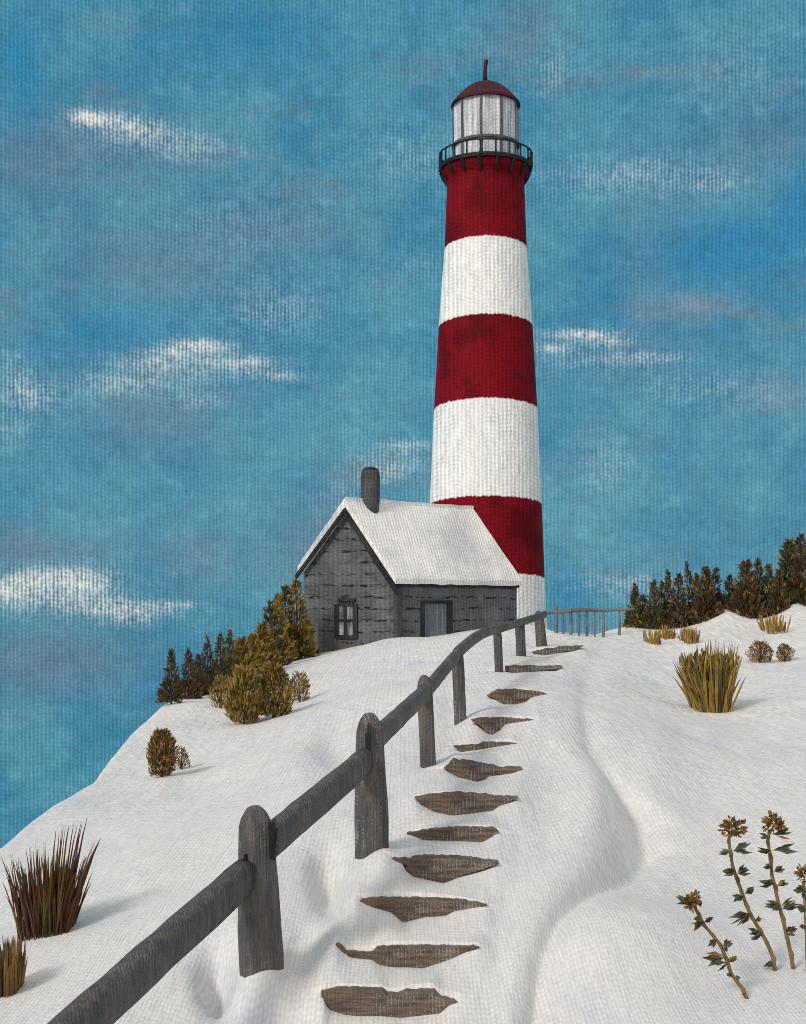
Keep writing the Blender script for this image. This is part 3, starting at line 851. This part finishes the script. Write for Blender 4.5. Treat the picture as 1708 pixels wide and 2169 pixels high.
dk = [(DBROWN, 3), (DGREEN, 2), (UMBER, 1)]; gr = [(DGREEN, 3), (DBROWN, 2), (OLIVE, 1)]; ol = [(OLIVE, 3), (UMBER, 2), (DGREEN, 1.2)]
br = [(DBROWN, 3), (UMBER, 1)]
GL1 = 'row of shrubs and small conifers on the slope left of the cottage'
LEFT = [  # column, tip, base, width, palette, label
    (363, 1376, 1488, 34, dk, 'ragged dark conifer at the far left end of the row left of the cottage'),
    (400, 1374, 1494, 36, br, 'brown spire shaped conifer second from the left end of the row beside the cottage'),
    (420, 1388, 1484, 34, dk, 'low dark shrub wedged between the brown spire and the forked conifer'),
    (440, 1346, 1470, 34, dk, 'dark conifer with a lobed top third among the spires at the left end'),
    (467, 1340, 1450, 32, gr, 'blunt green conifer, left one of the adjoining pair in the middle of the left row'),
    (487, 1334, 1440, 30, gr, 'slim pointed green conifer, right one of the adjoining pair in the left row'),
    (512, 1352, 1436, 40, ol, 'low olive shrub at the right foot of the green conifer pair'),
    (536, 1346, 1426, 40, ol, 'rounded low olive shrub in the dip of the left row'),
    (556, 1322, 1424, 40, ol, 'olive shrub where the left row starts climbing to the cottage'),
    (573, 1272, 1420, 36, gr, 'green topped shrub fourth from the cottage wall'),
    (589, 1260, 1416, 36, ol, 'shaggy olive shrub third from the cottage wall'),
    (605, 1240, 1410, 34, gr, 'tall thin topped green shrub second from the cottage wall'),
    (629, 1228, 1400, 40, ol, 'tall olive shrub pressed against the left corner of the cottage')]
for i, (u, yt, yb, w_, pal, lab) in enumerate(LEFT):
    d = min(float(dsil(u)) - 1.0, 56.2)
    shrub('evergreen_shrub', lab, 'shrub', u, yt, yb, w_ * (1.2 if i < 6 else 1.6), d, pal, GL1, 420)
GL2 = 'olive bushes in the snow below the shrub row'
for (u, yt, yb, w_, lab, n) in ((468, 1432, 1500, 44, 'small sparse olive bush below the green conifer pair', 130),
                               (518, 1416, 1534, 70, 'large olive brown bush, left one of the two before the shrub row', 420),
                               (580, 1408, 1520, 70, 'large olive bush, right one of the two before the shrub row', 420),
                               (635, 1424, 1488, 40, 'small upright olive bush in the snow just right of the two big bushes', 130)):
    d, p_ = spot(u, yb); shrub('bush', lab, 'bush', u, yt, yb, w_, d, ol, GL2, n, 'round')
um = [(UMBER, 3), (DBROWN, 2), (OLIVE, 1)]
for (u, yt, yb, w_, lab, n) in ((343, 1546, 1646, 56, 'brown olive bush alone on the open snow of the left slope', 330), (385, 1583, 1630, 32, 'tiny bush touching the right side of the lone brown bush on the left slope', 110),
                               (1611, 1358, 1404, 50, 'small round dark bush on the snow, right of the tall olive tuft', 330), (1663, 1364, 1402, 34, 'smallest dark bush near the right edge of the snow below the conifers', 260)):
    d, p_ = spot(u, yb); shrub('bush', lab, 'bush', u, yt, yb, w_, d, um, 'small lone bushes on the snow', n, 'round')
GR1 = 'row of dark conifers along the right crest'
RIGHT = [
    (1345, 1236, 1335, 26, gr, 0, 'thin pointed conifer at the left end of the right crest'),
    (1362, 1262, 1338, 34, gr, 0, 'low green shrub just inside the left end of the right crest'),
    (1386, 1229, 1336, 30, gr, 0, 'narrow green conifer third from the left end of the right crest'),
    (1402, 1231, 1336, 26, dk, 0, 'narrow dark conifer fourth from the left end of the right crest'),
    (1416, 1208, 1336, 26, gr, 0, 'taller pale tipped conifer fifth from the left end of the right crest'),
    (1438, 1216, 1338, 36, dk, 0, 'bushy dark conifer left of the leaning sapling on the right crest'),
    (1462, 1188, 1340, 24, dk, -.15, 'leaning bare looking sapling with its tip tilted left on the right crest'),
    (1476, 1216, 1336, 30, gr, 0, 'slim green conifer between the leaning sapling and the brown conifer'),
    (1496, 1202, 1338, 42, br, 0, 'stout brown conifer in the middle of the right crest'),
    (1519, 1202, 1300, 28, dk, .1, 'flame shaped conifer left of the snow peak on the right crest'),
    (1546, 1219, 1304, 30, dk, 0, 'short dark shrub just right of the snow peak on the right crest'),
    (1581, 1189, 1326, 48, br, 0, 'broad blunt dark conifer right of the snow peak'),
    (1606, 1184, 1320, 36, gr, 0, 'feathery green conifer right of the broad blunt one'),
    (1629, 1196, 1314, 34, gr, 0, 'mossy conifer midway between the broad blunt one and the big tree'),
    (1650, 1206, 1312, 32, dk, 0, 'low dark shrub at the left foot of the big tree on the right edge'),
    (1674, 1146, 1312, 54, gr, 0, 'big shaggy tree with curling left branches near the right edge'),
    (1697, 1132, 1314, 44, dk, 0, 'tallest dark tree, at the right edge of the crest')]
for i, (u, yt, yb, w_, pal, ln, lab) in enumerate(RIGHT):
    d = float(dsil(u)) - 1.2 - (i % 3) * .5
    shrub('conifer', lab, 'conifer', u - (ln * 100), yt, yb, w_ * 1.36, d, pal, GR1, 420 if w_ < 40 else 600, lean=ln)

def blades(name, label, cat, u, Yb, lst, pals, group=None, thick=2.6):
    """a tuft: lst of (root column offset, tip column, tip row); columns in frame units at the tuft's distance"""
    d, p0 = spot(u, Yb); px = d / F
    t_ = thing(name, label, cat, p0, group)
    for nm, sub, mat, share in pals:
        mb = MB()
        for (ur, ut, yt) in [q for q in lst if random.random() < share]:
            dep = random.uniform(-.5, .5) * 80 * px
            r0 = Vector(((ur - u) * px, dep, gz(ur, d + dep) - p0.z - .04)); tip = Vector(((ut - u) * px, dep * 1.3, (EYE - (yt - HOR) * px) - p0.z))
            mid = r0.lerp(tip, .55) + Vector(((ur - ut) * px * .12, 0, 0)) * random.uniform(.2, 1.5)
            q3 = r0.lerp(tip, .85) + Vector(((ur - ut) * px * .05, 0, 0))
            th = thick * px * random.uniform(.7, 1.25)
            mb.tube([r0, mid, q3, tip], [th * .75, th, th * .6, th * .1], 4)
        mb.build(nm, mat, t_)
    return t_
def fan(u0, u1, t0, t1, y0, y1, n, edge=0.):
    out_ = []
    for k in range(n):
        f = random.random(); g = f + random.uniform(-.12, .12)
        out_.append((u0 + (u1 - u0) * f, t0 + (t1 - t0) * g, y0 + (y1 - y0) * random.random() ** .8 + edge * abs(f - .5)))
    return out_
lst = fan(52, 152, 28, 178, 1800, 1895, 260) + [(60, 7, 1814), (62, 12, 1835), (75, 68, 1790), (130, 173, 1740), (128, 165, 1750), (138, 208, 1778), (136, 198, 1795), (140, 190, 1810), (110, 130, 1752), (105, 118, 1765), (90, 88, 1788), (120, 150, 1745), (66, 20, 1850)] * 2
blades('grass_tuft', 'tall tuft of maroon and green dried grass low on the left slope', 'grass tuft', 100, 1975, lst, [('maroon_blades', 0, MAROON, .75), ('green_blades', 0, MOSS, .2), ('brown_blades', 0, DBROWN, .35)], None, 1.8)
lst = fan(2, 40, -8, 46, 1975, 2045, 90) + [(18, 27, 1982), (10, 4, 1995)]
blades('grass_tuft', 'small brown tuft cut by the left edge of the view', 'grass tuft', 18, 2100, lst, [('brown_blades', 0, UMBER, .7), ('dark_blades', 0, DBROWN, .5)], None, 2.6)
lst = fan(1476, 1538, 1442, 1560, 1380, 1460, 260, 10) + fan(1480, 1530, 1485, 1530, 1348, 1400, 50) + [(1540, 1556, 1362), (1535, 1552, 1375), (1470, 1432, 1400), (1468, 1434, 1415)] * 3
blades('grass_tuft', 'large olive grass tuft on the right snow slope below the conifers', 'grass tuft', 1503, 1505, lst, [('olive_blades', 0, OLIVE, .6), ('brown_blades', 0, UMBER, .4), ('dark_blades', 0, DGREEN, .22)], None, 2.0)
d, p_ = spot(1503, 1505); px = d / F; mb = MB()
tuft = [o for o in C.objects if o.get('label', '').startswith('large olive grass')][0]
for k in range(900):
    t = random.random(); f = random.random()
    w0, w1 = 1476 + (1440 - 1476) * t ** .6, 1534 + (1562 - 1534) * t ** .6
    u = w0 + (w1 - w0) * f; top = 104 + 40 * mnoise.noise(Vector((u * .05, 3, 0)))
    mb.leaf(Vector(((u - 1503) * px, random.uniform(-.3, .3), (4 + top * t) * px)), (random.uniform(-.4, .4), random.uniform(-.4, .2), 1), random.uniform(12, 24) * px, random.uniform(4, 8) * px, random.choice((0, 0, 0, 1, 3, 2)))
mb.build('leaves', [OLIVE, MOSS, DGREEN, UMBER], tuft, fix=False)

for i, (u, yt, yb, w_, lab) in enumerate(((1383, 1330, 1362, 22, 'rusty wisp of grass below the left end of the right crest conifers'), (1412, 1320, 1350, 30, 'ochre grass wisp beneath the bushy dark conifer on the right crest'),
                                    (1461, 1318, 1360, 26, 'ochre grass wisp below the leaning sapling on the right crest'), (1640, 1296, 1338, 40, 'wide ochre grass wisp at the foot of the mossy conifer on the right crest'))):
    lst = fan(u - w_ * .5, u + w_ * .5, u - w_ * .62, u + w_ * .62, yt, yt + 26, 44)
    blades('grass_wisp', lab, 'grass tuft', u, yb, lst, [('rust_blades', 0, UMBER, .7), ('ochre_blades', 0, OLIVE, .8)], 'grass wisps along the right crest', 1.5)

# dried flower stalks
A7 = lambda L_: [(1097.1 + .3577 * a, 1536 + .3577 * c_) for a, c_ in L_]
def stalk(label, line, head, hr, leaves, rough_=1):
    line = A7(line); u0, y0 = line[0]
    d, p0 = spot(u0, y0); px = d / F
    t_ = thing('flower_stalk', label, 'plant', p0, 'dried flower stalks at the lower right')
    to = lambda u, y, k=0.: Vector(((u - 854) * px - p0.x, k, EYE - (y - HOR) * px - p0.z))
    mb = MB(); P_ = [to(u, y, .01 * i) for i, (u, y) in enumerate(line)]
    P_[0].z -= .05
    mb.tube(P_, [4.6 * px * (1 - .35 * i / len(P_)) for i in range(len(P_))], 7)
    # a second thinner strand twisting along it
    mb.tube([q + Vector((3.6 * px * (1 if i % 2 else -1), -.012, 0)) for i, q in enumerate(P_)], [2.6 * px] * len(P_), 5)
    mb.build('stem', TAN, t_, smooth=True)
    (hu, hy), = A7([head])
    mb = MB(); c_ = to(hu, hy)
    for k in range(90):
        v_ = Vector((random.gauss(0, 1), random.gauss(0, 1), random.gauss(0, .8))).normalized()
        q = c_ + v_ * hr * px * random.uniform(.15, .85)
        mb.leaf(q, v_ + Vector((0, 0, .3)), hr * px * random.uniform(.4, .7), hr * px * random.uniform(.35, .55), random.choice((0, 0, 1, 2)))
    mb.build('flower_head', [UMBER, DBROWN, UMBER], t_, fix=False)
    for (lu, ly) in A7(leaves):
        # nearest point of the stem
        best = min(((math.hypot(lu - a, ly - c2), a, c2) for (a0, c0), (a1, c1) in zip(line, line[1:]) for f in np.linspace(0, 1, 8) for a, c2 in [(a0 + (a1 - a0) * f, c0 + (c1 - c0) * f)]))
        s0 = to(best[1], best[2]); e0 = to(lu, ly)
        mb = MB(); dr = (e0 - s0)
        if dr.length < 2 * px: dr = Vector((random.choice((-1, 1)) * 8 * px, 0, 4 * px))
        for k in range(5):
            j = Vector((random.uniform(-.4, .4), random.uniform(-.6, .6), random.uniform(-.2, .6))) * dr.length
            mb.leaf(s0 + dr * .08 * k, dr + j, max(dr.length * 1.45, 11 * px) * random.uniform(.75, 1.1), 11 * px * random.uniform(.7, 1.2), k % 2, .3)
        mb.build('leaf', random.choice(([LGREEN, DGREEN], [DGREEN, UMBER], [DBROWN, LGREEN])), t_, fix=False)
stalk('leaning dried flower stalk, leftmost and lowest, tilted left with its head drooping', [(1380, 1630), (1330, 1560), (1270, 1480), (1240, 1390), (1210, 1310), (1160, 1250), (1120, 1200), (1080, 1130), (1045, 1060)], (1035, 1040), 20,
      [(1150, 1400), (1175, 1420), (1250, 1290), (1230, 1330), (1150, 1300), (1280, 1390), (1060, 1190), (1140, 1155), (1060, 1150), (970, 1050), (985, 1060), (1300, 1500), (1250, 1480), (1350, 1600)])
stalk('dried flower stalk with round rusty head and curving stem', [(1530, 1460), (1515, 1380), (1480, 1290), (1440, 1220), (1400, 1150), (1365, 1080), (1340, 1000), (1310, 920), (1290, 850), (1275, 770), (1270, 700), (1275, 640)], (1275, 610), 24,
      [(1215, 750), (1340, 740), (1250, 870), (1350, 870), (1385, 990), (1330, 1140), (1310, 1150), (1430, 1150), (1410, 1260), (1400, 1240), (1240, 890), (1300, 1030), (1480, 1420)])
stalk('tall dried flower stalk with straight stem and paired leaves, right of the round head', [(1640, 1450), (1620, 1360), (1600, 1260), (1575, 1150), (1550, 1050), (1535, 970), (1520, 900), (1510, 800), (1500, 700), (1508, 630)], (1515, 585), 22,
      [(1455, 660), (1590, 655), (1450, 745), (1590, 735), (1480, 850), (1560, 865), (1470, 950), (1580, 940), (1500, 1080), (1530, 1090), (1630, 1060), (1620, 1075), (1625, 1240), (1640, 1220)])
stalk('dried flower stalk half cut off by the right edge of the view', [(1720, 1470), (1716, 1300), (1712, 1150), (1706, 1000), (1702, 930)], (1700, 880), 18,
      [(1665, 980), (1670, 1090), (1670, 1100), (1690, 1200), (1690, 1010), (1730, 1000)])
